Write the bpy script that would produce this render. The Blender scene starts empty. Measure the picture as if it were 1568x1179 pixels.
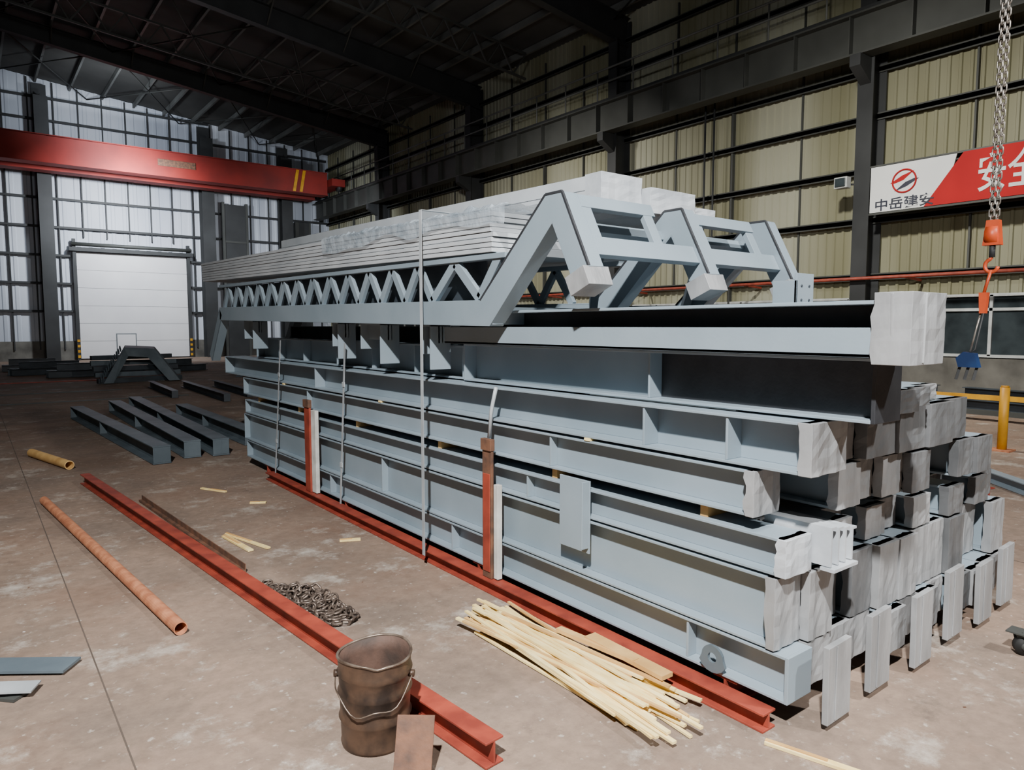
import bpy, math, random, bmesh
from mathutils import Vector, Matrix, noise
random.seed(11)
R=random.Random(5)
col=bpy.context.scene.collection

# ---------------------------------------------------------------- materials
def srgb(c):
    return tuple((v/12.92 if v<=.04045 else ((v+.055)/1.055)**2.4) for v in [x/255 for x in c])+(1,)
def mat(name,c1,c2=None,rough=.5,metal=0.0,scale=4.0,detail=6,lo=.35,hi=.65,bump=0.0,bscale=40,stretch=(1,1,1),alpha=None):
    m=bpy.data.materials.new(name); m.use_nodes=True
    nt=m.node_tree; N=nt.nodes; L=nt.links; b=N['Principled BSDF']
    b.inputs['Roughness'].default_value=rough; b.inputs['Metallic'].default_value=metal
    tc=N.new('ShaderNodeTexCoord'); mp=N.new('ShaderNodeMapping'); mp.inputs['Scale'].default_value=stretch
    L.new(tc.outputs['Object'],mp.inputs['Vector'])
    if c2 is None: c2=tuple(max(0,x*.86) for x in c1)
    n=N.new('ShaderNodeTexNoise'); n.inputs['Scale'].default_value=scale; n.inputs['Detail'].default_value=detail
    L.new(mp.outputs['Vector'],n.inputs['Vector'])
    r=N.new('ShaderNodeValToRGB'); r.color_ramp.elements[0].position=lo; r.color_ramp.elements[1].position=hi
    r.color_ramp.elements[0].color=srgb(c1); r.color_ramp.elements[1].color=srgb(c2)
    L.new(n.outputs['Fac'],r.inputs['Fac']); L.new(r.outputs['Color'],b.inputs['Base Color'])
    if bump:
        n2=N.new('ShaderNodeTexNoise'); n2.inputs['Scale'].default_value=bscale; n2.inputs['Detail'].default_value=4
        L.new(mp.outputs['Vector'],n2.inputs['Vector'])
        bp=N.new('ShaderNodeBump'); bp.inputs['Strength'].default_value=bump; bp.inputs['Distance'].default_value=.01
        L.new(n2.outputs['Fac'],bp.inputs['Height']); L.new(bp.outputs['Normal'],b.inputs['Normal'])
    if alpha is not None: b.inputs['Alpha'].default_value=alpha
    return m
M_paint=mat('blue_grey_paint',(140,154,164),(127,142,152),rough=.4,scale=1.6,bump=.05,bscale=60)
M_paintd=mat('blue_grey_paint_dusty',(98,110,118),(78,90,98),rough=.55,scale=2.5,bump=.08)
M_dark=mat('dark_grey_paint_and_gap_shade',(62,70,78),(48,54,60),rough=.5,scale=3)  # dark grey steel; also the shade sheet behind the roof frame teeth
M_black=mat('black_trim_and_web_shade',(52,54,58),(38,40,44),rough=.5,scale=6,bump=.1)  # black edge trim; also shade put into the colour of beam webs
M_wrap=mat('silver_end_wrap',(158,160,162),(134,136,138),rough=.42,metal=.1,scale=5,bump=.45,bscale=14,stretch=(1.6,1,.5))
M_wrapd=mat('dark_end_wrap',(108,110,112),(84,86,88),rough=.4,metal=.1,scale=5,bump=.4,bscale=14,stretch=(1.6,1,.5))  # darker end wrap: shade on upper right ends put into colour, few at random
M_wrapw=mat('white_plastic_wrap',(192,197,202),(168,174,180),rough=.35,scale=6,bump=.3,bscale=14)
M_film=mat('clear_plastic_film',(196,208,218),(150,164,176),rough=.15,scale=9,bump=.7,bscale=26,alpha=.5)
M_white=mat('galvanised_white_purlin',(190,195,199),(172,178,183),rough=.45,scale=3)
M_whited=mat('purlin_joint_grey',(112,118,122),(94,100,104),rough=.5)
M_red=mat('red_oxide_primer',(154,64,46),(122,48,36),rough=.6,scale=8,bump=.1)
M_rust=mat('rusty_pipe',(196,132,96),(162,100,70),rough=.75,scale=14,bump=.15)
M_rustd=mat('rusty_plate',(116,80,60),(78,58,48),rough=.7,scale=12,bump=.2)
M_wood=mat('pine_wood',(252,230,166),(234,204,130),rough=.7,scale=6,bump=.1,stretch=(3,1,3))
M_wood2=mat('pine_plank',(220,180,116),(190,146,86),rough=.7,scale=5)
M_foam=mat('white_foam_strip',(216,216,212),(184,184,178),rough=.9,scale=10)
M_strap=mat('galvanised_strap',(176,182,186),(146,152,156),rough=.4)
M_bucket=mat('worn_bucket_tin',(92,72,58),(48,40,36),rough=.4,metal=.4,scale=9,lo=.38,hi=.62,bump=.15,bscale=18)
M_rim=mat('bucket_rim_tin',(132,118,106),(84,70,60),rough=.35,metal=.5,scale=14)
M_bucketi=mat('bucket_inside_shade',(84,62,52),(54,42,36),rough=.75,scale=10,bump=.2)  # bucket inside made darker, its shade put into the colour
M_chain=mat('steel_chain_oily',(122,108,98),(74,64,58),rough=.4,metal=.5,scale=30)
M_chainl=mat('zinc_chain',(178,172,164),(140,132,124),rough=.3,metal=.6,scale=30)
M_orange=mat('orange_hook_paint',(214,84,40),(180,66,34),rough=.45)
M_blue=mat('blue_clamp_paint',(30,62,110),(22,44,84),rough=.5)
M_yellow=mat('yellow_safety_paint',(216,160,30),(186,132,26),rough=.5)
M_steel=mat('dark_structural_steel',(50,52,54),(38,40,42),rough=.6,scale=1)
M_steelb=mat('girder_dark_grey',(70,72,70),(54,56,54),rough=.6,scale=.8)
M_purlin=mat('roof_purlin_grey',(112,114,112),(88,90,88),rough=.6,scale=.8)
M_crane=mat('crane_red_paint',(150,40,32),(116,32,28),rough=.7,scale=.6)
M_roof=mat('dark_roof_sheet',(76,76,74),(56,56,55),rough=.85,scale=.4)
M_back=mat('white_translucent_sheet',(212,218,228),(178,186,200),rough=.6,scale=.5,stretch=(1,1,.2))
M_door=mat('white_door_panel',(222,222,224),(206,206,210),rough=.5,scale=.4)
M_right=mat('aged_cream_sheet',(166,166,148),(124,122,96),rough=.65,scale=.35,detail=3,lo=.4,hi=.6,stretch=(1,1,.12))
M_conc=mat('stained_concrete_base',(120,118,112),(84,82,78),rough=.9,scale=1.5)
M_glass=mat('dirty_window_glass',(60,68,72),(40,46,50),rough=.15,scale=2)
M_wframe=mat('white_window_frame',(200,204,204),rough=.5)
M_bred=mat('banner_red',(168,14,20),(156,12,18),rough=.85,scale=1)
M_bwhite=mat('banner_white',(218,220,220),(208,210,212),rough=.8,scale=1)
M_text=mat('banner_dark_text',(40,44,60),rough=.6)
M_rubber=mat('black_rubber',(28,28,28),rough=.7)
M_joint=mat('floor_joint_sealant',(92,80,72),(78,68,60),rough=.9,scale=3)

def floor_mat():
    m=bpy.data.materials.new('dusty_concrete_floor'); m.use_nodes=True
    nt=m.node_tree; N=nt.nodes; L=nt.links; b=N['Principled BSDF']; b.inputs['Roughness'].default_value=.85
    b.inputs['Specular IOR Level'].default_value=.3
    tc=N.new('ShaderNodeTexCoord')
    def noi(s,d=8,rg=.6):
        n=N.new('ShaderNodeTexNoise'); n.inputs['Scale'].default_value=s; n.inputs['Detail'].default_value=d; n.inputs['Roughness'].default_value=rg
        L.new(tc.outputs['Object'],n.inputs['Vector']); return n
    def ramp(a,b_,c1,c2,src):
        r=N.new('ShaderNodeValToRGB'); r.color_ramp.elements[0].position=a; r.color_ramp.elements[1].position=b_
        r.color_ramp.elements[0].color=c1; r.color_ramp.elements[1].color=c2; L.new(src.outputs[0],r.inputs['Fac']); return r
    def over(prev,c,src,k):
        mx=N.new('ShaderNodeMixRGB'); mx.inputs[2].default_value=c
        f=N.new('ShaderNodeMath'); f.operation='MULTIPLY'; f.inputs[1].default_value=k
        L.new(src.outputs[0],f.inputs[0]); L.new(f.outputs[0],mx.inputs[0]); L.new(prev.outputs[0],mx.inputs[1]); return mx
    base=ramp(.35,.65,srgb((150,128,112)),srgb((122,107,96)),noi(.9))
    fine=ramp(.3,.7,(.72,.72,.72,1),(1.08,1.08,1.08,1),noi(14,10,.7))
    mul=N.new('ShaderNodeMixRGB'); mul.blend_type='MULTIPLY'; mul.inputs[0].default_value=1
    L.new(base.outputs[0],mul.inputs[1]); L.new(fine.outputs[0],mul.inputs[2])
    K0,K1=(0,0,0,1),(1,1,1,1)
    x=over(mul,srgb((112,84,68)),ramp(.50,.66,K0,K1,noi(.6,9,.7)),.5)
    x=over(x,srgb((198,192,182)),ramp(.54,.68,K0,K1,noi(1.5,12,.76)),.7)
    x=over(x,srgb((200,194,184)),ramp(.65,.72,K0,K1,noi(24,3,.5)),.4)
    x=over(x,srgb((82,72,66)),ramp(.58,.68,K0,K1,noi(2.7,9,.8)),.5)
    L.new(x.outputs[0],b.inputs['Base Color'])
    bp=N.new('ShaderNodeBump'); bp.inputs['Strength'].default_value=.3; bp.inputs['Distance'].default_value=.01
    nb=noi(30,8,.7); L.new(nb.outputs[0],bp.inputs['Height']); L.new(bp.outputs[0],b.inputs['Normal'])
    return m
M_floor=floor_mat()

# ---------------------------------------------------------------- mesh builder
class MB:
    def __init__(s): s.v=[]; s.f=[]; s.mi=[]; s.mats=[]; s.sm=[]
    def m(s,mt):
        if mt not in s.mats: s.mats.append(mt)
        return s.mats.index(mt)
    def add(s,vs,fs,mt,smooth=False):
        o=len(s.v); s.v+= [tuple(v) for v in vs]; k=s.m(mt)
        for f in fs: s.f.append([o+i for i in f]); s.mi.append(k); s.sm.append(smooth)
    def box(s,x0,x1,y0,y1,z0,z1,mt):
        vs=[(x,y,z) for x in(x0,x1) for y in(y0,y1) for z in(z0,z1)]
        s.add(vs,[(0,1,3,2),(4,6,7,5),(0,4,5,1),(2,3,7,6),(0,2,6,4),(1,5,7,3)],mt)
    def bar(s,p0,p1,w,h,mt,up=(0,0,1)):
        p0=Vector(p0);p1=Vector(p1);d=(p1-p0).normalized();u=Vector(up)
        if abs(d.dot(u))>.98:u=Vector((1,0,0))
        a=d.cross(u).normalized(); b=a.cross(d).normalized()
        vs=[p+a*i*w/2+b*j*h/2 for p in(p0,p1) for i in(-1,1) for j in(-1,1)]
        s.add(vs,[(0,1,3,2),(4,6,7,5),(0,4,5,1),(2,3,7,6),(0,2,6,4),(1,5,7,3)],mt)
    def tube(s,pts,r,mt,seg=10,closed=False,caps=True):
        pts=[Vector(p) for p in pts]; n=len(pts); rings=[]; pu=None
        for i,p in enumerate(pts):
            if closed: d=(pts[(i+1)%n]-pts[i-1])
            else: d=pts[min(i+1,n-1)]-pts[max(i-1,0)]
            d.normalize()
            if pu is None:
                pu=Vector((0,0,1)) if abs(d.z)<.9 else Vector((1,0,0))
            a=d.cross(pu).normalized(); b=a.cross(d).normalized(); pu=b
            rings.append([p+(a*math.cos(t)+b*math.sin(t))*r for t in [2*math.pi*k/seg for k in range(seg)]])
        vs=[q for rg in rings for q in rg]; fs=[]
        for i in range(n if closed else n-1):
            for k in range(seg):
                j=(i+1)%n; fs.append((i*seg+k,i*seg+(k+1)%seg,j*seg+(k+1)%seg,j*seg+k))
        if not closed and caps: fs+= [tuple(range(seg)),tuple((n-1)*seg+k for k in range(seg))]
        s.add(vs,fs,mt,True)
    def prism(s,poly,d,mt):
        d=Vector(d); n=len(poly); vs=[Vector(p) for p in poly]+[Vector(p)+d for p in poly]
        fs=[tuple(range(n)),tuple(range(2*n-1,n-1,-1))]+[(i,(i+1)%n,n+(i+1)%n,n+i) for i in range(n)]
        s.add(vs,fs,mt)
    def ibeam(s,p0,p1,w,h,tf,tw,mt,up=(0,0,1)):
        p0=Vector(p0);p1=Vector(p1);d=(p1-p0).normalized();u=Vector(up);a=d.cross(u).normalized();b=a.cross(d).normalized()
        s.bar(p0+b*(h/2-tf/2),p1+b*(h/2-tf/2),w,tf,mt,up); s.bar(p0-b*(h/2-tf/2),p1-b*(h/2-tf/2),w,tf,mt,up)
        s.bar(p0,p1,tw,h-2*tf,mt,up)
    def tilt(s,y0,k):
        s.v=[(x,y,z+max(0,y-y0)*k) for x,y,z in s.v]
    def finish(s,name,bevel=0,parent=None):
        me=bpy.data.meshes.new(name); me.from_pydata(s.v,[],s.f); 
        for m_ in s.mats: me.materials.append(m_)
        me.polygons.foreach_set('material_index',s.mi); me.polygons.foreach_set('use_smooth',s.sm); me.update()
        bm=bmesh.new(); bm.from_mesh(me); bmesh.ops.recalc_face_normals(bm,faces=bm.faces); bm.to_mesh(me); bm.free()
        o=bpy.data.objects.new(name,me); col.objects.link(o)
        if bevel:
            md=o.modifiers.new('bevel','BEVEL'); md.width=bevel; md.segments=2; md.limit_method='ANGLE'; md.angle_limit=.7
        if parent: o.parent=parent
        return o

# ---------------------------------------------------------------- camera
cd=bpy.data.cameras.new('camera'); cam=bpy.data.objects.new('camera',cd); col.objects.link(cam)
cd.sensor_width=36; cd.lens=24.8; cd.clip_end=200; cam.location=(0,0,1.6)
p=math.radians(4.76); fw=Vector((.610*math.cos(p),.7924*math.cos(p),-math.sin(p)))
cam.rotation_euler=fw.to_track_quat('-Z','Y').to_euler(); bpy.context.scene.camera=cam

# ---------------------------------------------------------------- room shell
XR=17.0; YB=39.5; XL=-15.0; YF=-10.0; EAVE=11.4; RX=1.0; RZ=13.1
b=MB(); b.box(XL-.3,XR+.3,YF-.3,YB+.3,-.3,0,M_floor); b.finish('floor')
def sheet(b,fixed,a0,a1,z0,z1f,axis,mt,pitch=.22,dep=.035,sgn=-1):
    vs=[];a=a0
    prof=[(0,0),(.60,0),(.68,1),(.92,1)]
    xs=[]
    while a<a1:
        for t,h in prof:
            q=a+t*pitch
            if q<=a1: xs.append((q,h))
        a+=pitch
    xs.append((a1,0))
    for q,h in xs:
        for z in (z0,z1f(q)):
            if axis=='y': vs.append((fixed+sgn*h*dep,q,z))
            else: vs.append((q,fixed+sgn*h*dep,z))
    fs=[(2*i,2*i+2,2*i+3,2*i+1) for i in range(len(xs)-1)]
    b.add(vs,fs,mt)
roofz=lambda x: RZ-(abs(x-RX))*(RZ-EAVE)/16.0
b=MB(); sheet(b,XR,YF,YB,.95,lambda q:EAVE,'y',M_right); b.box(XR,XR+.25,YF,YB,0,.95,M_conc)
b.box(XR-.12,XR,YF,YB,0,.93,M_conc); b.box(XR+.06,XR+.12,YF,YB,.95,EAVE,M_steel); b.finish('wall_right')
b=MB(); sheet(b,YB,XL,XR,.5,lambda q:roofz(q)-.02,'x',M_back,pitch=.5,dep=.03); b.box(XL,XR,YB-.08,YB+.1,0,.9,M_conc)
b.finish('wall_back')
b=MB(); sheet(b,XL,YF,YB,.0,lambda q:EAVE,'y',M_right,sgn=1); b.finish('wall_left')
b=MB(); sheet(b,YF,XL,XR,.0,lambda q:roofz(q)-.02,'x',M_right,sgn=1,pitch=.5); b.finish('wall_front')
b=MB()
for x0,x1 in((XL,RX),(RX,XR)):
    z0,z1=roofz(x0),roofz(x1)
    b.prism([(x0,YF,z0),(x1,YF,z1),(x1,YF,z1+.12),(x0,YF,z0+.12)],(0,YB-YF,0),M_roof)
b.finish('ceiling')
b=MB()
for i in range(-12,12):
    x=RX+ (i+.5)*1.33
    if XL+.3<x<XR-.3: b.box(x-.04,x+.04,YF,YB-.05,roofz(x)-.24,roofz(x)-.03,M_purlin)
b.finish('roof_purlins')
FY=[0.1,8.1,16.0,24.0,32.0]
for k,y in enumerate(FY):
    b=MB()
    for x,sg in((XR-.12,-1),(XL+.12,1)):
        xa=x+sg*.02; xb=x+sg*.62
        lo,hi=min(xa,xb),max(xa,xb)
        b.box(xa-.015,xa+.015,y-.18,y+.18,0,EAVE-.35,M_steel); b.box(xb-.015,xb+.015,y-.18,y+.18,0,EAVE-.95,M_steel)
        b.box(lo,hi,y-.01,y+.01,0,EAVE-.6,M_steel)
        xc=x+sg*1.15
        b.prism([(xb,y-.12,7.55),(xc,y-.12,7.55),(xc,y-.12,7.3),(xb,y-.12,7.0)],(0,.24,0),M_steel)
    for x0,x1 in((XL+.14,RX),(RX,XR-.14)):
        za,zb=roofz(x0)-.27,roofz(x1)-.27
        d=.85 ; e=.55
        da,db=(d,e) if x0<0 else (e,d)
        b.prism([(x0,y-.012,za),(x1,y-.012,zb),(x1,y-.012,zb-db),(x0,y-.012,za-da)],(0,.024,0),M_steel)
        b.prism([(x0,y-.14,za-da),(x1,y-.14,zb-db),(x1,y-.14,zb-db-.025),(x0,y-.14,za-da-.025)],(0,.28,0),M_steel)
        b.prism([(x0,y-.14,za),(x1,y-.14,zb),(x1,y-.14,zb+.02),(x0,y-.14,za+.02)],(0,.28,0),M_steel)
    for i in range(-11,12,2):
        x=RX+(i+.5)*1.33
        if XL+1<x<XR-1:
            for s_ in(-1,1): b.bar((x,y,roofz(x)-.85),(x,y+s_*.75,roofz(x)-.22),.05,.05,M_steelb)
    b.finish('portal_frame')
b=MB()
for y0,y1 in((8.1,16),(24,32),(32,39.3)):
    xs=[-11,-7,-3,1,5,9,13,16.3]
    for a,c in zip(xs[:-1],xs[1:]):
        b.tube([(a,y0,roofz(a)-.45),(c,y1,roofz(c)-.45)],.03,M_steelb,6); b.tube([(c,y0,roofz(c)-.45),(a,y1,roofz(a)-.45)],.03,M_steelb,6)
b.finish('roof_cross_bracing')
b=MB()
for yy in (28.0,20.0):
    n=26; xa,xb=-13.0,16.0
    for i in range(n):
        x0=xa+(xb-xa)*i/n; x1=xa+(xb-xa)*(i+1)/n; xm=(x0+x1)/2
        b.bar((x0,yy,roofz(x0)-.4),(x1,yy,roofz(x1)-.4),.07,.07,M_steelb); b.bar((x0,yy,roofz(x0)-1.25),(x1,yy,roofz(x1)-1.25),.07,.07,M_steelb)
        b.bar((x0,yy,roofz(x0)-.4),(xm,yy,roofz(xm)-1.25),.045,.045,M_steelb); b.bar((xm,yy,roofz(xm)-1.25),(x1,yy,roofz(x1)-.4),.045,.045,M_steelb)
b.finish('roof_lattice_truss')
b=MB()
for z in (2.75,4.05,5.2,6.4,7.45,8.75,9.6,10.5):
    b.box(XR-.2,XR-.04,YF,YB,z-.05,z+.05,M_steelb); b.box(XR-.2,XR-.18,YF,YB,z-.08,z+.08,M_steelb)
for y in (4.1,12.0,20,28,36):
    b.box(XR-.16,XR-.05,y-.03,y+.03,1.0,7.4,M_steelb)
    for k in range(3): b.box(XR-.10,XR-.05,y-2+k*2-.02,y-2+k*2+.02,2.75,11,M_steelb)
b.finish('trim_1')
b=MB()
for xc in (XR-1.0,XL+1.0):
    b.box(xc-.2,xc+.2,YF+.1,YB-.6,7.56,7.6,M_steelb); b.box(xc-.2,xc+.2,YF+.1,YB-.6,8.42,8.46,M_steelb); b.box(xc-.012,xc+.012,YF+.1,YB-.6,7.6,8.42,M_steelb)
    y=YF+1
    while y<YB-1:
        b.box(xc-.18,xc-.012,y,y+.02,7.6,8.42,M_steelb); b.box(xc+.012,xc+.18,y,y+.02,7.6,8.42,M_steelb); y+=1.33
    b.box(xc-.035,xc+.035,YF+.1,YB-.6,8.46,8.6,M_steel)
b.finish('crane_runway_girder')
b=MB(); xh=XR-.90
for z in (9.15,9.55): b.tube([(xh,9,z),(xh,YB-.8,z)],.03,M_purlin,6)
y=9
while y<YB-.9: b.tube([(xh,y,8.47),(xh,y,9.55)],.025,M_purlin,6); y+=1.5
b.finish('runway_handrail')
b=MB(); b.tube([(XR-.87,-6,2.68),(XR-.87,YB-1.2,2.68)],.04,M_red,8)
y=-5
while y<YB-1.5: b.bar((XR-.87,y,2.66),(XR-.14,y,2.62),.05,.05,M_red); y+=4
b.finish('red_gas_pipe')
b=MB(); b.tube([(XR-.3,12.5,7.9),(XR-.3,12.5,1.2)],.03,M_steel,6); b.tube([(XR-.3,12.8,7.9),(XR-.3,12.8,1.2)],.03,M_steel,6); b.finish('cable_conduit')
k=1
for y0 in [-7.3,.6,8.6,16.5,24.5]:
    b=MB(); y1=y0+7.0
    b.box(XR-.1,XR-.07,y0,y1,.98,2.25,M_glass)
    for z in (.98,1.95,2.25): b.box(XR-.15,XR-.06,y0,y1,z-.03,z+.03,M_wframe)
    n=7
    for i in range(n+1):
        yy=y0+i*(y1-y0)/n; b.box(XR-.15,XR-.06,yy-.03,yy+.03,.98,2.25,M_wframe)
    b.finish('window_%d'%k); k+=1
b=MB(); b.box(16.0,16.2,8.32,8.62,4.75,5.0,M_wframe); b.box(15.97,16.0,8.35,8.59,4.78,4.97,M_glass); b.bar((16.2,8.45,4.85),(16.33,8.30,4.85),.04,.04,M_steel); b.finish('flood_light_fixture',.01)

b=MB()
for z in (2.3,3.6,4.9,6.2,7.5,8.8,9.9,11.0,12.0):
    x0,x1=XL+.2,XR-.2
    if z>roofz(XR): 
        dx=(RZ-.1-z)*16/(RZ-EAVE); x0,x1=max(x0,RX-dx),min(x1,RX+dx)
    if z<5.2:
        for a,c in((x0,4.05),(9.28,x1)): b.box(a,c,YB-.19,YB-.05,z-.05,z+.05,M_steel)
    else: b.box(x0,x1,YB-.19,YB-.05,z-.05,z+.05,M_steel)
x=XL+1
while x<XR-.4:
    if not(3.9<x<9.3): b.box(x-.025,x+.025,YB-.15,YB-.05,.5,roofz(x)-.1,M_steel)
    else: b.box(x-.025,x+.025,YB-.15,YB-.05,5.8,roofz(x)-.1,M_steel)
    x+=.98
b.box(XL,XR,YB-.25,YB-.05,8.95,9.9,M_steel)
b.finish('trim_2')
for i,(x,w) in enumerate([(-10,.5),(-3.5,.5),(3.1,.55),(10.1,.6),(14.2,.6)]):
    b=MB()
    b.box(x-w/2,x+w/2,YB-.95,YB-.92,0,roofz(x)-1,M_steel); b.box(x-w/2,x+w/2,YB-.32,YB-.29,0,roofz(x)-.35,M_steel); b.box(x-.015,x+.015,YB-.92,YB-.32,0,roofz(x)-.9,M_steel)
    b.finish('wind_column')
b=MB(); b.box(11.0,12.1,YB-.4,YB-.26,.0,8.0,M_steel); b.box(10.9,11.02,YB-.45,YB-.2,0,8.1,M_steelb); b.box(12.1,12.22,YB-.45,YB-.2,0,8.1,M_steelb)
for z in (2,4,6): b.box(11.02,12.1,YB-.43,YB-.4,z,z+.1,M_steelb)
b.finish('door_2')
b=MB(); b.box(15.0,15.6,YB-.4,YB-.22,0,7.4,M_steel); b.box(14.8,15.0,YB-.45,YB-.2,0,7.4,M_steelb); b.box(15.6,15.7,YB-.45,YB-.2,0,7.4,M_steelb); b.finish('door_3')
b=MB(); x0,x1=4.25,9.08; zt=5.1
n=6
for i in range(n):
    b.box(x0,x1,YB-.3,YB-.22,.05+i*(zt-.05)/n+.006,.05+(i+1)*(zt-.05)/n-.006,M_door)
b.box(x0,x1,YB-.25,YB-.21,.05,zt,M_whited)
b.box(x0-.16,x0-.02,YB-.4,YB-.2,0,5.7,M_steel); b.box(x1+.02,x1+.16,YB-.4,YB-.2,0,5.7,M_steel); b.box(x0-.3,x1+.3,YB-.5,YB-.2,zt+.03,zt+.2,M_steel)
b.tube([(x0-.2,YB-.45,zt+.35),(x1+.2,YB-.45,zt+.35)],.09,M_steelb,8)
b.box(x0+1.5,x0+2.4,YB-.32,YB-.3,.1,1.25,M_whited); b.box(x0+1.55,x0+2.35,YB-.33,YB-.31,.1,1.2,M_door)
for i in range(4):
    b.box(x0-.14,x0-.03,YB-.42,YB-.4,.1+i*.25,.22+i*.25,M_yellow); b.box(x1+.03,x1+.14,YB-.42,YB-.4,.1+i*.25,.22+i*.25,M_yellow)
b.finish('door_1')

b=MB(); yc=35.9; z0c,z1c=8.42,9.5
for dy in(0,1.7):
    b.box(XL+1.6,XR-1.75,yc+dy-.3,yc+dy+.3,z0c,z1c,M_crane)
    b.box(XL+1.6,XR-1.75,yc+dy-.36,yc+dy+.36,z1c,z1c+.04,M_crane); b.box(XL+1.6,XR-1.75,yc+dy-.36,yc+dy+.36,z0c-.04,z0c,M_crane)
for xe in (XL+1.2,XR-1.2): 
    b.box(xe-.5,xe+.22,yc-.8,yc+2.4,8.84,9.2,M_crane)
    for q in(-.5,2.1): b.tube([(xe-.1,yc+q,8.82),(xe+.1,yc+q,8.82)],.2,M_steel,16)
b.box(-3,-1,yc-.2,yc+2,9.6,10.1,M_crane)
b.box(7.2,8.8,yc-.325,yc-.3,8.85,9.15,M_rustd)
for i in range(2): b.prism([(13.4+i*.35,yc-.335,z0c),(13.55+i*.35,yc-.335,z0c),(13.75+i*.35,yc-.335,z1c),(13.6+i*.35,yc-.335,z1c)],(0,.03,0),M_yellow)
b.finish('overhead_crane_bridge')

# ---------------------------------------------------------------- banner
b=MB(); bx=16.15
b.box(bx,bx+.03,6.35,7.85,4.12,5.12,M_bwhite)
b.prism([(bx-.001,6.0,5.12),(bx-.001,6.72,4.12),(bx-.001,-3,4.12),(bx-.001,-3,5.12)],(.03,0,0),M_bred)
b.prism([(bx,6.12,5.12),(bx,6.35,5.12),(bx,6.35,4.12)],(.03,0,0),M_bwhite)
for z in (4.09,5.13): b.box(bx,bx+.05,-3,7.87,z-.02,z+.02,M_steelb)
for y in (7.8,0.3): b.box(bx+.03,16.25,y-.02,y+.02,4.1,5.1,M_steelb)
cy,cz=7.13,4.72
b.tube([(bx-.012,cy+.24*math.cos(t),cz+.24*math.sin(t)) for t in [k*math.pi/16 for k in range(32)]],.018,M_bred,6,closed=True)
b.prism([(bx-.006,cy+.3,cz-.02),(bx-.006,cy+.05,cz+.12),(bx-.006,cy-.2,cz+.2),(bx-.006,cy+.02,cz+.02),(bx-.006,cy+.2,cz-.03)],(.005,0,0),M_bred)
b.prism([(bx-.006,cy-.3,cz+.02),(bx-.006,cy-.05,cz-.12),(bx-.006,cy+.2,cz-.2),(bx-.006,cy-.02,cz-.03),(bx-.006,cy-.2,cz+.03)],(.005,0,0),M_text)
ban=b.finish('slogan_banner')
def text(body,y,z,size,mt,sx,name,x=bx-.008):
    cu=bpy.data.curves.new(name,'FONT'); cu.body=body; cu.size=size; cu.extrude=.002; cu.align_x='CENTER'; cu.align_y='CENTER'
    cu.offset=size*.012
    o=bpy.data.objects.new(name,cu); col.objects.link(o); o.location=(x,y,z); o.rotation_euler=(math.pi/2,0,-math.pi/2); o.scale=(sx,1,1)
    cu.materials.append(mt); o.parent=ban
text('\u4e2d\u5cb3\u5efa\u5b89',7.13,4.25,.27,M_text,1.15,'company_lettering')
text('\u5b89\u5168\u662f',4.95,4.58,.78,M_bwhite,.68,'slogan_lettering')
text('\u7b2c\u4e00\u8d23\u4efb',2.6,4.58,.78,M_bwhite,.68,'slogan_lettering_rest')

# ---------------------------------------------------------------- beam stack
def wrapcap(b,x0,x1,y0,z0,z1,capd,seed,mt):
    n=6; rr=random.Random(seed); e=.006
    gx=[x0-e+(x1-x0+2*e)*i/n for i in range(n+1)]; gz=[z0+(z1-z0)*i/n for i in range(n+1)]
    vs=[];fs=[]
    for i,xx in enumerate(gx):
        for j,zz in enumerate(gz):
            vs.append((xx+rr.uniform(-.002,.002),y0-.012-rr.uniform(0,.0045)-(.004 if i%3==1 else 0),zz))
    for i in range(n):
        for j in range(n): a=i*(n+1)+j; fs.append((a,a+1,a+n+2,a+n+1))
    o=len(vs)
    loop=[(i,0) for i in range(n)]+[(n,j) for j in range(n)]+[(i,n) for i in range(n,0,-1)]+[(0,j) for j in range(n,0,-1)]
    for (i,j) in loop: vs.append((gx[i],y0+capd+rr.uniform(-.008,.008),gz[j]))
    m_=len(loop)
    for q in range(m_):
        i,j=loop[q]; i2,j2=loop[(q+1)%m_]
        fs.append((i*(n+1)+j,i2*(n+1)+j2,o+(q+1)%m_,o+q))
    b.add(vs,fs,mt)
def beam(x0,x1,y0,y1,z0,z1,stiff=(),mt=M_paint,end='wrap',tf=.012,name='steel_i_beam',capd=.03,capm=None,webshade=None,wx=None):
    b=MB(); xc=(x0+x1)/2 if wx is None else x0+wx
    b.box(x0,x1,y0,y1,z0,z0+tf,mt); b.box(x0,x1,y0,y1,z1-tf,z1,mt)
    if webshade:
        b.box(xc-.006,xc+.006,y0,webshade,z0+tf,z1-tf,M_black); b.box(xc-.006,xc+.006,webshade,y1,z0+tf,z1-tf,mt)
    else: b.box(xc-.006,xc+.006,y0,y1,z0+tf,z1-tf,mt)
    for y in stiff:
        b.box(x0+.006,xc-.006,y-.006,y+.006,z0+tf,z1-tf,mt); b.box(xc+.006,x1-.006,y-.006,y+.006,z0+tf,z1-tf,mt)
    b.box(x0,x1,y1,y1+.014,z0,z1,mt)
    if end=='plate': b.box(x0,x1,y0-.016,y0,z0,z1,M_black if webshade else mt)
    elif end=='wrap': wrapcap(b,x0,x1,y0,z0,z1,capd,int((x0*31+z0*77)*10),capm or M_wrap)
    return b.finish(name,.002)
cx=[2.49+.19*i for i in range(12)]
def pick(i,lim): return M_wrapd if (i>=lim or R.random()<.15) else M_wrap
for i,x in enumerate(cx):
    j=R.uniform(-.05,.05) if i else 0
    beam(x,x+.175,1.47+j,8.15+R.uniform(-.1,.2),.105,.297,[1.95,3.9,5.9] if i==0 else [],end='plate' if i==0 else 'wrap',capm=pick(i,99),wx=.07)
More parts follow.
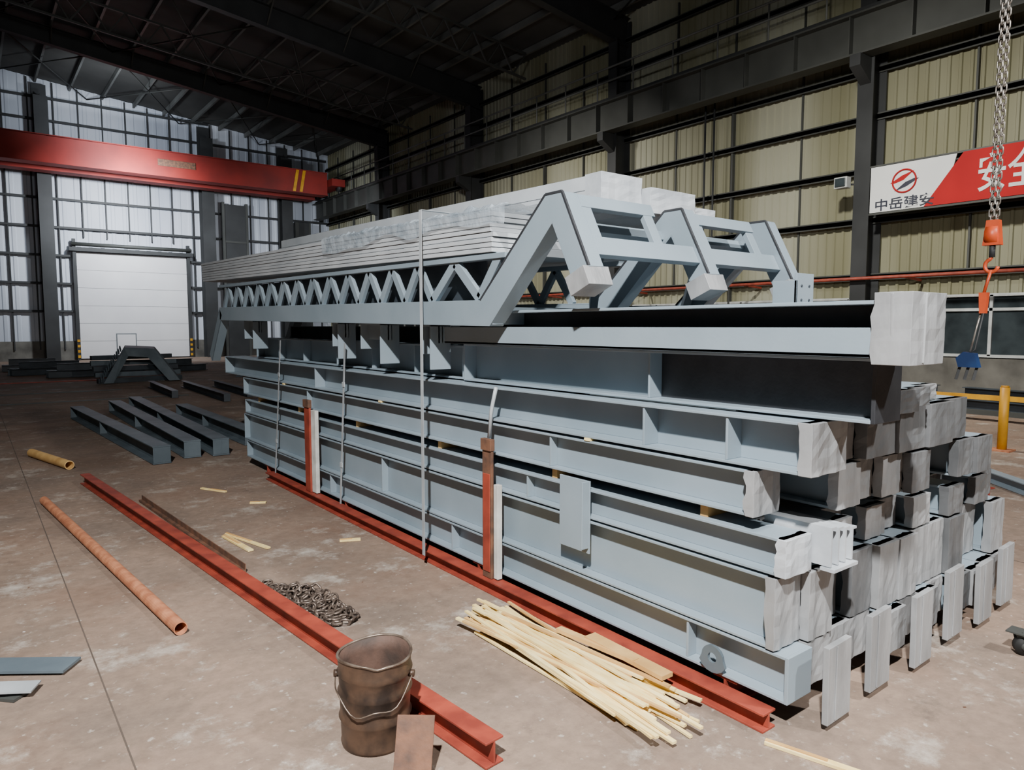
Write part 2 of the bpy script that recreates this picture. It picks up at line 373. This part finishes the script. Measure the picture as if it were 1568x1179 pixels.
for i,x in enumerate(cx):
    j=R.uniform(-.06,.05) if i else 0
    beam(x,x+.172,1.53+j,8.2+R.uniform(-.1,.2),.305,.600,[4.9] if i==0 else [],end='wrap',capm=pick(i,99) if i else M_wrap,wx=.065)
for i,(xp,zb,zt) in enumerate([(2.60,.03,.35),(2.97,.04,.38),(3.37,.03,.37),(3.76,.05,.40),(4.12,.04,.36),(4.47,.05,.38)]):
    b=MB(); y=1.345+.012*(i%2)
    b.prism([(xp,y,zb),(xp+.175,y,zb+.004),(xp+.176,y+.004,zt),(xp+.002,y+.004,zt-.006)],(0,.026,0),M_wrap)
    b.prism([(xp+.05,y-.004,zb+.01),(xp+.056,y-.004,zb+.01),(xp+.064,y-.001,zt-.01),(xp+.058,y-.001,zt-.01)],(0,.005,0),M_wrap); b.finish('wrapped_end_plate',.003)
for i,x in enumerate(cx):
    if i in (1,): y0=1.75
    elif i==0: y0=1.49
    else: y0=1.58+R.uniform(-.1,.1)
    beam(x,x+.178,y0,8.25,.612,.765,[3.1] if i==0 else [],end='wrap',capm=M_wrapw if i==0 else pick(i,8),wx=.06)
b=MB()
for k in range(4):
    x=2.682+k*.055; b.box(x,x+.010,1.40,1.70,.64,.79-.008*k,M_wrapw); b.box(x,x+.035,1.40,1.70,.79-.008*k,.80-.008*k,M_wrapw)
b.box(2.675,2.865,1.38,1.44,.622,.635,M_wrapw)
b.finish('nested_channel_offcuts')
for i,x in enumerate(cx[:10]):
    beam(x,x+.178,1.64 if i==0 else (1.95 if i==1 else 1.5+R.uniform(-.08,.12)),8.3,.825,1.015,[2.9,6.4] if i==0 else [],end='wrap',capm=pick(i,6),wx=.06)
for i in range(6):
    x=2.49+.27*i
    beam(x,x+.25,1.40 if i==0 else 1.43+R.uniform(-.04,.08),9.0 if i==0 else 8.3,1.03,1.235,[1.77,2.23,6.2] if i==0 else [],end='wrap',capd=.04,capm=M_wrap if i<2 else M_wrapd,wx=.11)
b2=MB()
for y in (1.9,2.9,4.1,5.4,6.7,7.9):
    b2.box(2.53,4.74,y-.02,y+.02,.766,.824,M_wood2)
for y in (2.6,4.9,7.0): b2.box(2.485,4.1,y-.02,y+.02,1.016,1.0295,M_wood)
b2.finish('timber_spacers')
b=MB(); b.box(2.60,2.68,1.80,2.70,1.237,1.242,M_foam); b.finish('white_foam_strip')
for y in (1.75,3.6,5.6,7.6):
    b=MB(); b.box(2.50,4.85,y-.06,y+.06,0,.012,M_red); b.box(2.50,4.85,y-.06,y+.06,.09,.102,M_red); b.box(2.50,4.85,y-.006,y+.006,.012,.09,M_red); b.finish('floor_sleeper')
beam(2.58,2.78,1.22,3.86,1.245,1.485,[2.28],end='plate',webshade=2.28)  # near web bay coloured dark, standing for shade under the crown beam
beam(2.62,2.80,3.95,8.2,1.245,1.47,[4.6,5.3,6.0,6.8,7.5],end='plate')
beam(2.90,3.14,1.30,8.0,1.245,1.34,[],end='wrap',capm=M_wrapd)
beam(3.20,3.44,1.38,8.0,1.245,1.33,[],end='wrap',capm=M_wrapd)
beam(3.50,3.76,1.48,8.0,1.245,1.32,[],end='wrap')
b=MB(); x=2.48; x1=x+.24; y0=1.06; y1=3.95
b.box(x,x+.014,y0,y1,1.49,1.595,M_paint); b.box(x,x1,y0,y1,1.49,1.504,M_paint)
b.box(x+.12,x+.132,y0,y1,1.504,1.676,M_black); b.box(x+.01,x1,y0,y1,1.676,1.69,M_paint); b.box(x1-.014,x1,y0,y1,1.504,1.595,M_paint)  # recessed web coloured black for the shade below the top flange
wrapcap(b,x-.008,x1+.008,y0,1.468,1.715,.115,77,M_wrap)
b.bar((x-.008,y0+.045,1.472),(x-.014,y0+.05,1.712),.01,.008,M_wrap); b.bar((x+.08,y0-.017,1.475),(x+.085,y0-.017,1.71),.008,.006,M_wrap)
b.box(x-.008,x+.25,y0+.02,y0+.10,1.712,1.716,M_wrap)
b.finish('crown_beam',.002)
beam(2.95,3.13,1.9,8.0,1.345,1.60,[],mt=M_paintd,end='plate',name='crown_beam')
beam(3.85,4.03,2.0,8.0,1.245,1.60,[],mt=M_paintd,end='plate',name='crown_beam')
b=MB(); b.box(2.478,2.488,2.57,2.80,.43,.81,M_paint); b.box(2.43,2.478,2.572,2.582,.46,.81,M_paint); b.finish('gusset_plate',.002)
b=MB(); N_=16
vs=[];fs=[]; cyy,czz=1.80,.175; ro,ri=.055,.022
for t in range(N_):
    a=2*math.pi*t/N_
    for rr_ in (ro,ri):
        for x in (2.474,2.488):
            yy=cyy+rr_*math.cos(a); zz=czz+rr_*math.sin(a)
            if rr_==ro and math.sin(a)<0: zz=max(.11,czz+rr_*math.sin(a)*1.2); yy=cyy+ro*1.3*math.cos(a)
            vs.append((x,yy,zz))
for t in range(N_):
    u=(t+1)%N_; A=4*t;B=4*u
    fs+= [(A,B,B+2,A+2),(A+1,A+3,B+3,B+1),(A,A+1,B+1,B),(A+2,B+2,B+3,A+3)]
b.add(vs,fs,M_paintd); b.finish('lifting_lug')
b=MB(); b.box(2.40,2.485,1.50,7.35,0,.01,M_red); b.box(2.40,2.485,1.50,7.35,.068,.078,M_red); b.box(2.437,2.447,1.50,7.35,.01,.068,M_red); b.finish('red_foot_rail',.002)
for y,mt in((3.41,M_rustd),(6.25,M_red)):
    b=MB(); w=.035 if y<5 else .05
    b.box(2.425,2.445,y-w-.02,y+w,.08,.91,mt); b.box(2.445,2.47,y+w-.012,y+w,.08,.91,mt); b.box(2.415,2.45,y-w-.025,y+w+.005,.86,.93,M_rustd)
    if y<5:
        ya,yb=y-w-.065,y-w-.025; pzt=.66; b.box(2.42,2.427,y-w-.01,y+w-.01,.12,.72,M_red)
    else: ya,yb=y-w-.12,y-w-.022; pzt=.84
    b.box(2.44,2.475,ya,yb,.085,pzt,M_foam)
    b.finish('side_post',.003)
def strap(y,z0,z1,dy=0):
    b=MB(); x=2.465
    b.prism([(x,y-.014,z0),(x,y+.014,z0),(x,y+dy+.014,z1),(x,y+dy-.014,z1)],(.003,0,0),M_strap)
    for k in range(2): 
        zz=z0+(z1-z0)*(.25+.5*k); b.box(x-.006,x+.004,y-.02+dy*(.25+.5*k),y+.02+dy*(.25+.5*k),zz-.02,zz+.02,M_strap)
    b.finish('packing_strap')
strap(7.24,.08,1.46,-.25); strap(5.62,.08,1.46,-.15)
b=MB(); b.prism([(2.333,3.98,.08),(2.333,4.012,.08),(2.333,4.012,2.34),(2.333,3.98,2.34)],(.003,0,0),M_strap); b.box(2.333,2.8,3.98,4.012,2.34,2.343,M_strap); b.finish('packing_strap')
b=MB(); b.tube([(2.46,3.42,.93),(2.462,3.40,1.1),(2.468,3.36,1.24)],.012,M_strap,6); b.finish('ratchet_strap')
for y,wd in((7.9,.3),(4.95,.34),(5.6,.12),(4.12,.12)):
    b=MB(); b.box(2.50,2.515,y-wd/2,y+wd/2,1.475,1.60,M_paint)
    b.box(2.44,2.60,y-wd/2,y-wd/2+.012,1.30,1.60,M_paint); b.box(2.44,2.60,y+wd/2-.012,y+wd/2,1.40,1.60,M_paint); b.box(2.44,2.60,y-wd/2,y+wd/2,1.588,1.60,M_paint)
    b.prism([(2.53,y-wd/2,1.475),(2.53,y+wd*.9,1.475),(2.53,y-wd/2,1.59)],(.01,0,0),M_paint)
    b.tilt(3.3,.013); b.finish('support_bracket',.002)

# ---------------------------------------------------------------- roof frame on top
b=MB(); P=M_paint
def mem(x,y0,z0,y1,z1,w=.10,h=.14):
    p0=Vector((x,y0,z0));p1=Vector((x,y1,z1)); d=(p1-p0).normalized(); up=Vector((1,0,0)).cross(d)
    if up.z<0: up=-up
    b.bar(p0+Vector((-w/2+.005,0,0)),p1+Vector((-w/2+.005,0,0)),.01,h,P,up)
    b.bar(p0+up*(h/2-.005),p1+up*(h/2-.005),w,.01,P,up); b.bar(p0-up*(h/2-.005),p1-up*(h/2-.005),w,.01,P,up)
for x,dy in((2.41,0),(3.30,-.02),(4.10,-.04)):
    X0=x-.05
    outer=[(8.7,1.745),(3.37,1.745),(2.79,2.262),(2.665,2.262),(2.47,1.885)]
    inner=[(2.58,1.83),(2.735,2.125),(3.28,1.605),(8.7,1.605)]
    b.prism([(X0,q[0]+(dy if q[0]<5 else 0),q[1]) for q in outer+inner],(.01,0,0),P)
    for li,line in enumerate([outer,inner]):
        for a,c in zip(line[:-1],line[1:]):
            ya=a[0]+(dy if a[0]<5 else 0); yb=c[0]+(dy if c[0]<5 else 0)
            up=Vector((1,0,0)).cross(Vector((0,yb-ya,c[1]-a[1])).normalized())
            b.bar((x,ya,a[1]),(x,yb,c[1]),.10,.01,P,up)
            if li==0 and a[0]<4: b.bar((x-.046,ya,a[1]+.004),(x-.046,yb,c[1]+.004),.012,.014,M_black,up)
    mem(x,8.66,1.70,9.15,1.14,h=.12)
    b.prism([(x-.08,2.43+dy,1.80),(x+.08,2.43+dy,1.80),(x+.085,2.47+dy,1.89),(x-.085,2.47+dy,1.89)],(0,.13,-.055),M_wrap)
def xbar(x0,x1,y,z,w=.05,h=.09,mt=P,up=(0,.5,.86)): b.bar((x0,y,z),(x1,y,z),w,h,mt,up)
up2=(0,.46,.89)
xbar(2.42,3.02,2.665,2.225,.03,.075,P,up2); xbar(3.27,3.92,2.65,2.21,.03,.075,P,up2)
xbar(2.40,4.22,2.545,1.99,.035,.105,P,up2)
xbar(2.40,4.2,2.80,2.12,.04,.06)
for x in (2.50,2.96,3.38,3.88): b.bar((x,2.655,2.20),(x,2.56,2.02),.07,.03,P,(0,.89,-.46))
for x in (2.80,3.7): b.bar((x,2.83,2.10),(x+.35,3.25,1.72),.05,.07,M_paintd)
for y in (3.3,4.6,5.9,7.2,8.5): b.bar((2.37,y,1.66),(4.15,y,1.66),.08,.1,P)
x=2.40
b.bar((x,3.15,1.995),(x,8.75,1.995),.05,.03,P)
yy=3.95; pitch=.36
while yy<8.4:
    b.bar((x,yy,1.745),(x,yy+pitch*.5,1.985),.055,.03,P,(1,0,0)); b.bar((x,yy+pitch*.5,1.985),(x,yy+pitch,1.745),.055,.03,P,(1,0,0)); yy+=pitch
b.bar((x,3.42,1.76),(x,3.22,2.0),.06,.03,P,(1,0,0)); b.bar((x,3.42,1.76),(x,3.68,1.98),.06,.03,P,(1,0,0)); b.bar((x,3.68,1.98),(x,3.95,1.75),.06,.03,P,(1,0,0))
x=3.30; yy=3.6
b.bar((x,3.15,1.995),(x,8.75,1.995),.05,.03,P)
while yy<8.4:
    b.bar((x,yy,1.745),(x,yy+.18,1.985),.05,.03,P,(1,0,0)); b.bar((x,yy+.18,1.985),(x,yy+.36,1.745),.05,.03,P,(1,0,0)); yy+=.36
b.box(2.50,2.508,3.5,8.7,1.745,1.99,M_dark)  # dark sheet added behind the teeth, stands in for shade in the gaps
b.tilt(3.3,.013)
b.finish('zigzag_roof_frame',.002)
b=MB(); b.box(3.72,3.90,2.20,2.215,1.63,1.90,P); b.box(3.72,3.73,2.2,2.35,1.63,1.86,P)
for q in (3.77,3.85):
    for z in(1.75,1.83): b.tube([(q,2.195,z),(q,2.2,z)],.008,M_dark,8)
b.box(2.95,4.05,2.15,2.40,1.602,1.62,P); b.finish('bolted_bracket_plate',.002)

def bundle(x0,x1,y0,y1,z0,z1,n,endm=M_wrapw):
    b=MB(); h=(z1-z0)/n
    for k in range(n):
        o=random.uniform(-.004,.004)
        b.box(x0+o,x1+o,y0+random.uniform(0,.03),y1-random.uniform(0,.08),z0+k*h,z0+(k+1)*h-.004,M_white)
        b.box(x0+.012,x1-.012,y0+.03,y1-.09,z0+(k+1)*h-.005,z0+(k+1)*h+.001,M_whited)
    if endm: wrapcap(b,x0-.004,x1+.004,y0-.012,z0-.003,z1+.004,.12,int(x0*100),endm)
    b.tilt(3.3,.022)
    return b.finish('purlin_bundle',.002)
bundle(2.37,2.74,3.25,9.5,2.02,2.25,8,None)
bundle(2.84,3.15,2.89,8.0,2.29,2.455,2)
bundle(3.19,3.58,2.84,7.6,2.26,2.40,2)
bundle(3.62,3.86,2.90,7.6,2.25,2.34,2)
bundle(2.80,3.9,3.4,8.6,2.03,2.245,4,None)
b=MB(); nx,ny=18,110; vs=[];fs=[]
for i in range(nx+1):
    for j in range(ny+1):
        u=i/nx; v=j/ny; y=3.12+v*2.5
        edge=.10+.06*noise.noise(Vector((y*3,1.7,0)))
        if u<.35: xx=2.352; z=2.26-edge*(1-u/.35)
        else: xx=2.352+(u-.35)/.65*.46; z=2.262
        nz=noise.noise(Vector((xx*11,y*9,z*11)))
        if u<.35: xx-= .012*abs(nz)
        else: z+=.05*abs(nz)+.012*abs(noise.noise(Vector((xx*30,y*24,3))))
        vs.append((xx,y,z+.004))
for i in range(nx):
    for j in range(ny): a=i*(ny+1)+j; fs.append((a,a+1,a+ny+2,a+ny+1))
b.add(vs,fs,M_film,False); b.tilt(3.3,.022); b.finish('plastic_film')

# ---------------------------------------------------------------- floor objects
b=MB(); b.ibeam((.874,8.289,.052),(1.445,1.98,.052),.085,.10,.009,.008,M_red); b.finish('red_steel_rail',.002)
b=MB(); b.bar((1.177,7.10,.012),(1.34,4.60,.012),.03,.02,M_rustd); b.bar((1.19,7.10,.03),(1.355,4.60,.03),.006,.06,M_rustd); b.finish('angle_iron')
def pipe(b,p0,p1,ro,ri,mt,seg=20):
    p0=Vector(p0);p1=Vector(p1);d=(p1-p0).normalized();a=d.cross(Vector((0,0,1))).normalized();c=a.cross(d)
    vs=[];fs=[]
    for p in(p0,p1):
        for r in(ro,ri):
            for k in range(seg):
                t=2*math.pi*k/seg; vs.append(p+(a*math.cos(t)+c*math.sin(t))*r)
    for k in range(seg):
        q=(k+1)%seg
        fs+= [(k,q,2*seg+q,2*seg+k),(seg+k,3*seg+k,3*seg+q,seg+q),(k,seg+k,seg+q,q),(2*seg+k,2*seg+q,3*seg+q,3*seg+k)]
    b.add(vs,fs,mt,False)
b=MB(); pipe(b,(.47,7.53,.036),(.80,3.86,.036),.035,.030,M_rust); b.finish('steel_pipe')
b=MB(); pipe(b,(.55,10.4,.05),(.83,9.2,.05),.05,.042,M_wood2); b.finish('cardboard_tube')
for (x0,y0,x1,y1) in ((1.44,14.3,1.72,8.9),(2.12,15.0,2.1,9.1),(2.55,15.6,2.42,9.05),(2.98,13.6,2.97,9.6)):
    b=MB(); b.ibeam((x0,y0,.11),(x1,y1,.11),.2,.21,.014,.01,M_paintd)
    d=(Vector((x1,y1,0))-Vector((x0,y0,0)))
    for t in (.0,.45,.998):
        p=Vector((x0,y0,.11))+d*t; q=p+d.normalized()*.012; b.bar(p,q,.19,.18,M_paintd)
    b.finish('steel_floor_beam',.003)
for i,(x,y,L_) in enumerate(((4.3,15.5,4.5),(5.0,16.2,3.5),(3.6,17,3.5))):
    b=MB(); b.ibeam((x,y,.09),(x+.15,y+L_,.09),.14,.16,.01,.008,M_dark)
    b.bar((x,y,.09),(x+.001,y+.012,.09),.13,.14,M_dark); b.finish('loose_steel_beam')
b=MB()
def orect(cx_,cy_,a,l,w,z0,z1,mt):
    d=Vector((math.cos(a),math.sin(a),0))*l/2; b.bar(Vector((cx_,cy_,(z0+z1)/2))-d,Vector((cx_,cy_,(z0+z1)/2))+d,w,z1-z0,mt)
for k in range(5):
    orect(3.9,22.6+k*.3,.15+R.uniform(-.1,.1),2.3,.15,.02+.15*k,.15+.15*k,M_paintd if k%2 else M_dark)
b.prism([(2.9,22.2,.02),(3.5,22.6,1.0),(4.3,22.7,.95),(4.9,22.4,.02),(4.6,22.4,.02),(4.1,22.6,.7),(3.6,22.6,.75),(3.15,22.25,.02)],(.1,.5,.05),M_paintd)
for k in range(12): b.bar((2.85+.045*k,22.15,.1+.075*k),(2.85+.045*k,22.3,.2+.075*k),.03,.08,M_paintd)
b.finish('fabricated_truss_heap',.004)
for (x,y,l,a) in ((2.3,28,2.6,.3),(3.2,26.0,2.6,.1),(7.4,23.8,2.2,1.2),(5.8,27,2.4,.4),(1.9,30.5,2,.0)):
    b=MB(); d=Vector((math.cos(a),math.sin(a),0))*l/2; c=Vector((x,y,.12))
    b.ibeam(c-d,c+d,.2,.22,.014,.01,M_dark); n=Vector((-d.y,d.x,0)).normalized()*.3
    b.ibeam(c-d+n,c+d*.7+n,.2,.22,.014,.01,M_paintd); b.ibeam(c-d*.8+n*.5+Vector((0,0,.22)),c+d*.6+n*.5+Vector((0,0,.22)),.16,.2,.012,.01,M_dark)
    b.finish('steel_offcut_pile')

def link(b,c,d,up,L_=.034,w=.012,r=.0055,mt=M_chain,seg=6):
    d=Vector(d).normalized(); up=Vector(up); a=d.cross(up)
    if a.length<.05: a=d.cross(Vector((1,0,0)))
    a.normalize(); pts=[]
    h=L_/2-w
    for k in range(7): t=-math.pi/2+math.pi*k/6; pts.append(Vector(c)+d*(h+w*math.cos(t))+a*w*math.sin(t))
    for k in range(7): t=math.pi/2+math.pi*k/6; pts.append(Vector(c)+d*(-h+w*math.cos(t))+a*w*math.sin(t))
    b.tube(pts,r,mt,seg,closed=True)
b=MB(); rr=random.Random(3); path=[]
for t in range(95):
    s=t/94; base=Vector((1.38,4.30,0)).lerp(Vector((1.55,3.54,0)),s**.8)
    ang=t*.75; rad=(.03+.075*min(1,s*1.6))*(.4+.6*abs(math.sin(t*.37)))
    z=.016+max(0,.085*math.sin(math.pi*min(1,max(0,(s-.15)/.85)))*(1-(rad/.125)**2))*rr.uniform(.35,1.2)
    path.append(base+Vector((math.cos(ang)*rad,math.sin(ang)*rad*1.3,z)))
for i in range(len(path)-1):
    a_,c_=path[i],path[i+1]; n=max(1,int((c_-a_).length/.038))
    for k in range(n):
        pp=a_.lerp(c_,(k+.5)/n); up=(0,0,1) if (i+k)%2 else (rr.uniform(-1,1),rr.uniform(-1,1),.2)
        link(b,pp,(c_-a_),up,.054,.017,.0068)
b.finish('steel_chain_pile')

# bucket
b=MB(); C=Vector((1.185,2.41,0)); seg=64
prof=[(.0,.004),(.125,.004),(.130,.0),(.133,.012),(.130,.02),(.133,.1),(.140,.112),(.133,.124),(.136,.2),(.143,.212),(.136,.224),(.138,.275),(.145,.286),(.139,.297),(.140,.345),(.136,.345),(.134,.29),(.129,.13),(.124,.02),(.0,.015)]
def wob(t,z):
    k=(z/.35)**3
    return 1-.05*math.exp(-((t-4.3)/.25)**2)*k+.014*math.sin(3*t+1)*k, (.007*math.sin(2*t+.6)-.012*math.exp(-((t-4.3)/.2)**2))*k
vs=[];fs=[]
for (r_,z) in prof:
    for k in range(seg):
        t=2*math.pi*k/seg; dn,dz=wob(t,z)
        vs.append(C+Vector((math.cos(t)*r_*dn,math.sin(t)*r_*dn,z+dz)))
for i in range(len(prof)-1):
    for k in range(seg): fs.append((i*seg+k,i*seg+(k+1)%seg,(i+1)*seg+(k+1)%seg,(i+1)*seg+k))
no=14*seg
b.add(vs,fs[:no],M_bucket,True)
b.add(vs,fs[no:],M_bucketi,True)
rp=[]
for k in range(seg):
    t=2*math.pi*k/seg; dn,dz=wob(t,.347); rp.append(C+Vector((math.cos(t)*.1405*dn,math.sin(t)*.1405*dn,.347+dz)))
b.tube(rp,.0055,M_rim,8,closed=True)
ang0=math.atan2(-.792,-.61)
e1=ang0+1.45; e2=ang0-1.45; hp=[]
for k in range(21):
    t=e1+(e2-e1)*k/20; s=math.sin(math.pi*k/20)
    hp.append(C+Vector((math.cos(t)*(.150+.006*s),math.sin(t)*(.150+.006*s),.27-.10*s+.012*math.sin(k*.9))))
b.tube(hp,.0028,M_rim,6)
for t in(e1,e2): b.tube([C+Vector((math.cos(t)*.136,math.sin(t)*.136,.27)),C+Vector((math.cos(t)*.156,math.sin(t)*.156,.27))],.014,M_bucket,10)
b.finish('rusty_paint_bucket')
b=MB(); b.prism([(1.105,2.125,0),(1.21,2.04,0),(1.27,2.105,.20),(1.165,2.19,.20)],(-.006,-.008,.003),M_rustd); b.finish('leaning_steel_plate',.001)
b=MB(); b.bar((-.1,4.08,.02),(.31,3.78,.02),.14,.012,M_paintd); b.finish('flat_steel_offcut')
b=MB(); b.bar((-.05,3.72,.045),(.16,3.62,.03),.10,.008,M_strap); b.bar((-.1,3.85,.008),(.12,3.62,.008),.12,.012,M_steelb); b.finish('cut_plate_offcut')
b=MB(); rr=random.Random(12)
for k in range(58):
    u=rr.random(); cx0=2.02+.30*u+rr.uniform(-.02,.02); cy0=2.42-.02*rr.random()+ (u-.5)*.12
    L_=rr.uniform(.9,1.45); a=math.radians(rr.uniform(-9,7)+ (0 if k%5 else rr.uniform(-16,8)))
    lay=int(k/14); z=.008+lay*.014
    d=Vector((math.sin(a)+.05,-math.cos(a),0)).normalized()*L_/2
    c=Vector((cx0,cy0+rr.uniform(-.12,.12),z))
    q=c+d; p_=c-d
    for e in(q,p_): e.x=min(e.x,2.375)
    p_.z+=rr.uniform(0,.012); q.z=max(.008,q.z+rr.uniform(-.006,.008))
    b.bar(p_,q,rr.uniform(.014,.024),.010,M_wood if k%7 else M_wood2)
b.bar((2.345,2.42,.085),(2.34,1.93,.08),.07,.02,M_wood2); b.bar((2.30,2.60,.07),(2.33,2.1,.085),.04,.02,M_wood2)
b.finish('timber_batten_pile')
for p0,p1,w in (((2.355,1.46,.007),(2.46,1.10,.007),.03),((1.47,5.5,.01),(1.52,5.02,.01),.04),((1.50,5.55,.01),(1.64,5.0,.01),.03),((1.95,6.42,.008),(2.07,6.35,.008),.04),((2.12,4.86,.008),(2.26,4.8,.008),.04),((1.9,7.0,.008),(1.75,7.3,.008),.03)):
    b=MB(); b.bar(p0,p1,w,.013,M_wood); b.bar(Vector(p0)+Vector((0,0,.009)),Vector(p0).lerp(Vector(p1),.6)+Vector((0,0,.009)),w*.5,.005,M_wood2); b.finish('wood_scrap',.001)
b=MB()
for k in range(200):
    x=rr.uniform(-1.5,6.5); y=rr.uniform(.8,9)
    if 2.2<x<4.95 and y>1.3: continue
    s=rr.uniform(.002,.006); a=rr.uniform(0,3.14)
    b.bar((x,y,s*.3),(x+math.cos(a)*s*2,y+math.sin(a)*s*2,s*.3),s,s*.5,rr.choice([M_conc,M_rustd,M_foam]))
b.finish('floor_debris')
b=MB(); b.box(.40,.406,YF,YB-.5,.0,.002,M_joint); b.box(5.6,5.606,YF,YB-1,0,.002,M_joint); b.finish('trim_3')
b=MB(); b.box(-14,4,17.5,17.58,0,.02,M_steelb); b.box(-14,4,24.0,24.1,0,.03,M_red); b.box(-14,3,20.0,20.1,0,.02,M_steelb); b.finish('floor_rail_track')

b=MB(); b.ibeam((7.2,2.32,.075),(7.9,6.5,.075),.16,.15,.012,.01,M_red); b.finish('red_steel_rail',.002)
b=MB(); b.ibeam((8.6,3.0,.06),(7.6,1.9,.06),.12,.11,.01,.008,M_paint); b.finish('steel_floor_beam')
b=MB(); b.tube([(10.5,3.28,0),(10.5,3.28,.82)],.055,M_yellow,16); b.tube([(10.5,3.28,.82),(10.5,3.28,.84)],.045,M_yellow,16); b.box(10.38,10.62,3.16,3.40,0,.02,M_rust); b.finish('yellow_bollard')
b=MB(); b.box(13.55,13.65,-6,14,.36,.44,M_yellow); b.box(13.55,13.65,-6,14,.1,.18,M_steelb)
y=-5.8
while y<14: b.box(13.56,13.64,y,y+.08,0,.36,M_steelb); y+=2
b.finish('yellow_guard_rail')
for i in range(6):
    b=MB(); x=14.2+R.uniform(-.2,.8); y=1.5+i*2.1; 
    b.ibeam((x,y,.13),(x+.3,y+1.9,.13),.22,.24,.014,.01,M_dark); b.ibeam((x+.3,y+.1,.13),(x+.6,y+1.8,.13),.22,.24,.014,.01,M_steelb); b.ibeam((x+.1,y+.1,.36),(x+.4,y+1.7,.36),.2,.2,.014,.01,M_dark)
    b.finish('steel_offcut_pile')
b=MB(); b.tube([(4.0,1.10,.045),(4.03,1.125,.045)],.045,M_rubber,20); b.tube([(3.995,1.095,.045),(4.035,1.13,.045)],.02,M_steelb,12)
b.bar((3.99,1.09,.045),(4.0,1.13,.105),.004,.04,M_steelb); b.bar((4.04,1.135,.045),(4.03,1.15,.105),.004,.04,M_steelb); b.box(3.97,4.06,1.09,1.18,.105,.112,M_steelb); b.finish('caster_wheel')
b=MB(); b.tube([(5.2,1.75,.01),(4.9,1.95,.012),(4.78,2.3,.012)],.008,M_steel,6); b.finish('steel_rod')

# hoist chain
HX,HY=6.28,2.10
b=MB(); zz=2.42; k=0; L_=.066
top=roofz(HX)-.3
while zz<7.5:
    for s_ in(-1,1): link(b,(HX,HY+s_*.019,zz),(0,0,1),(1,0,0) if (k%2) else (0,1,0),L_,.016,.0055,M_chainl)
    zz+=L_-.020; k+=1
b.tube([(HX,HY,7.4),(HX,HY,top)],.02,M_steel,8)
b.tube([(HX,HY-.04,2.30),(HX,HY+.04,2.30)],.07,M_orange,18)
b.prism([(HX-.035,HY-.06,2.22),(HX-.035,HY+.06,2.22),(HX-.035,HY+.04,2.41),(HX-.035,HY-.04,2.41)],(.07,0,0),M_orange)
b.tube([(HX,HY,2.23),(HX,HY,2.13)],.022,M_steel,8)
hk=[(HX,HY,2.13)]+[(HX,HY+.045*math.sin(t),2.065+.05*math.cos(t)) for t in [k*.35 for k in range(1,14)]]
b.tube(hk,.014,M_orange,8)
b.tube([(HX-.005,HY,2.03),(HX-.03,HY+.03,1.86)],.012,M_orange,6)
b.prism([(HX-.05,HY-.0,1.86),(HX-.05,HY+.06,1.86),(HX-.05,HY+.05,1.70),(HX-.05,HY+.01,1.70)],(.05,0,0),M_orange)
b.tube([(HX-.05,HY+.02,1.70),(HX-.06,HY+.06,1.42),(HX-.08,HY+.10,1.38)],.007,M_steel,6)
b.tube([(HX-.02,HY+.05,1.70),(HX-.04,HY+.10,1.40)],.007,M_chainl,6)
b.prism([(HX-.1,HY+.02,1.28),(HX-.1,HY+.16,1.28),(HX-.1,HY+.18,1.35),(HX-.1,HY+.13,1.40),(HX-.1,HY+.05,1.39)],(.07,0,0),M_blue)
for q in(.04,.10,.16): b.bar((HX-.06,HY+q,1.28),(HX-.07,HY+q+.02,1.18),.012,.02,M_steel)
b.finish('chain_hoist_hook')

# ---------------------------------------------------------------- lights
def area(name,loc,tgt,power,size,c=(1,1,1),spread=math.pi):
    l=bpy.data.lights.new(name,'AREA'); l.shape='DISK'; l.size=size; l.energy=power; l.color=c; l.spread=spread
    o=bpy.data.objects.new(name,l); col.objects.link(o); o.location=loc; o.rotation_euler=(Vector(tgt)-Vector(loc)).to_track_quat('-Z','Y').to_euler(); return o
area('work_light',(-1.5,-1.0,6.2),(1.9,2.0,.3),800,.22,(1,.99,.97),2.2)
area('high_bay_light_a',(5.5,-4.0,7.0),(4.2,2.0,.3),330,.4,(1,.98,.95),2.0)
area('high_bay_light_b',(9.5,6.0,7.4),(15.5,7.5,.5),560,.5,(1,.97,.88),2.3)
area('high_bay_light_b2',(10.5,17,7.4),(16.5,18.5,1),380,.5,(1,.96,.87),2.3)
area('back_wall_fill_light',(6.0,33,8.0),(6.5,39.5,4.8),680,.6,(.9,.95,1),2.4)  # unseen fill light, added to brighten the white back wall
area('back_wall_fill_light_high',(5.0,33,10.2),(6.5,39.5,11),150,.6,(.85,.92,1),2.4)  # second unseen fill, added for the upper back wall
area('high_bay_light_d',(13,30,7.5),(16,38.5,4),150,.5,(.92,.96,1),2.2)
area('roof_fill_light',(4,8,7.0),(5,17,13),260,1.0,(.95,.97,1),2.8)  # unseen upward fill, added to lift the dark roof
w=bpy.data.worlds.new('world'); bpy.context.scene.world=w; w.use_nodes=True
w.node_tree.nodes['Background'].inputs[0].default_value=(.35,.4,.5,1); w.node_tree.nodes['Background'].inputs[1].default_value=.03
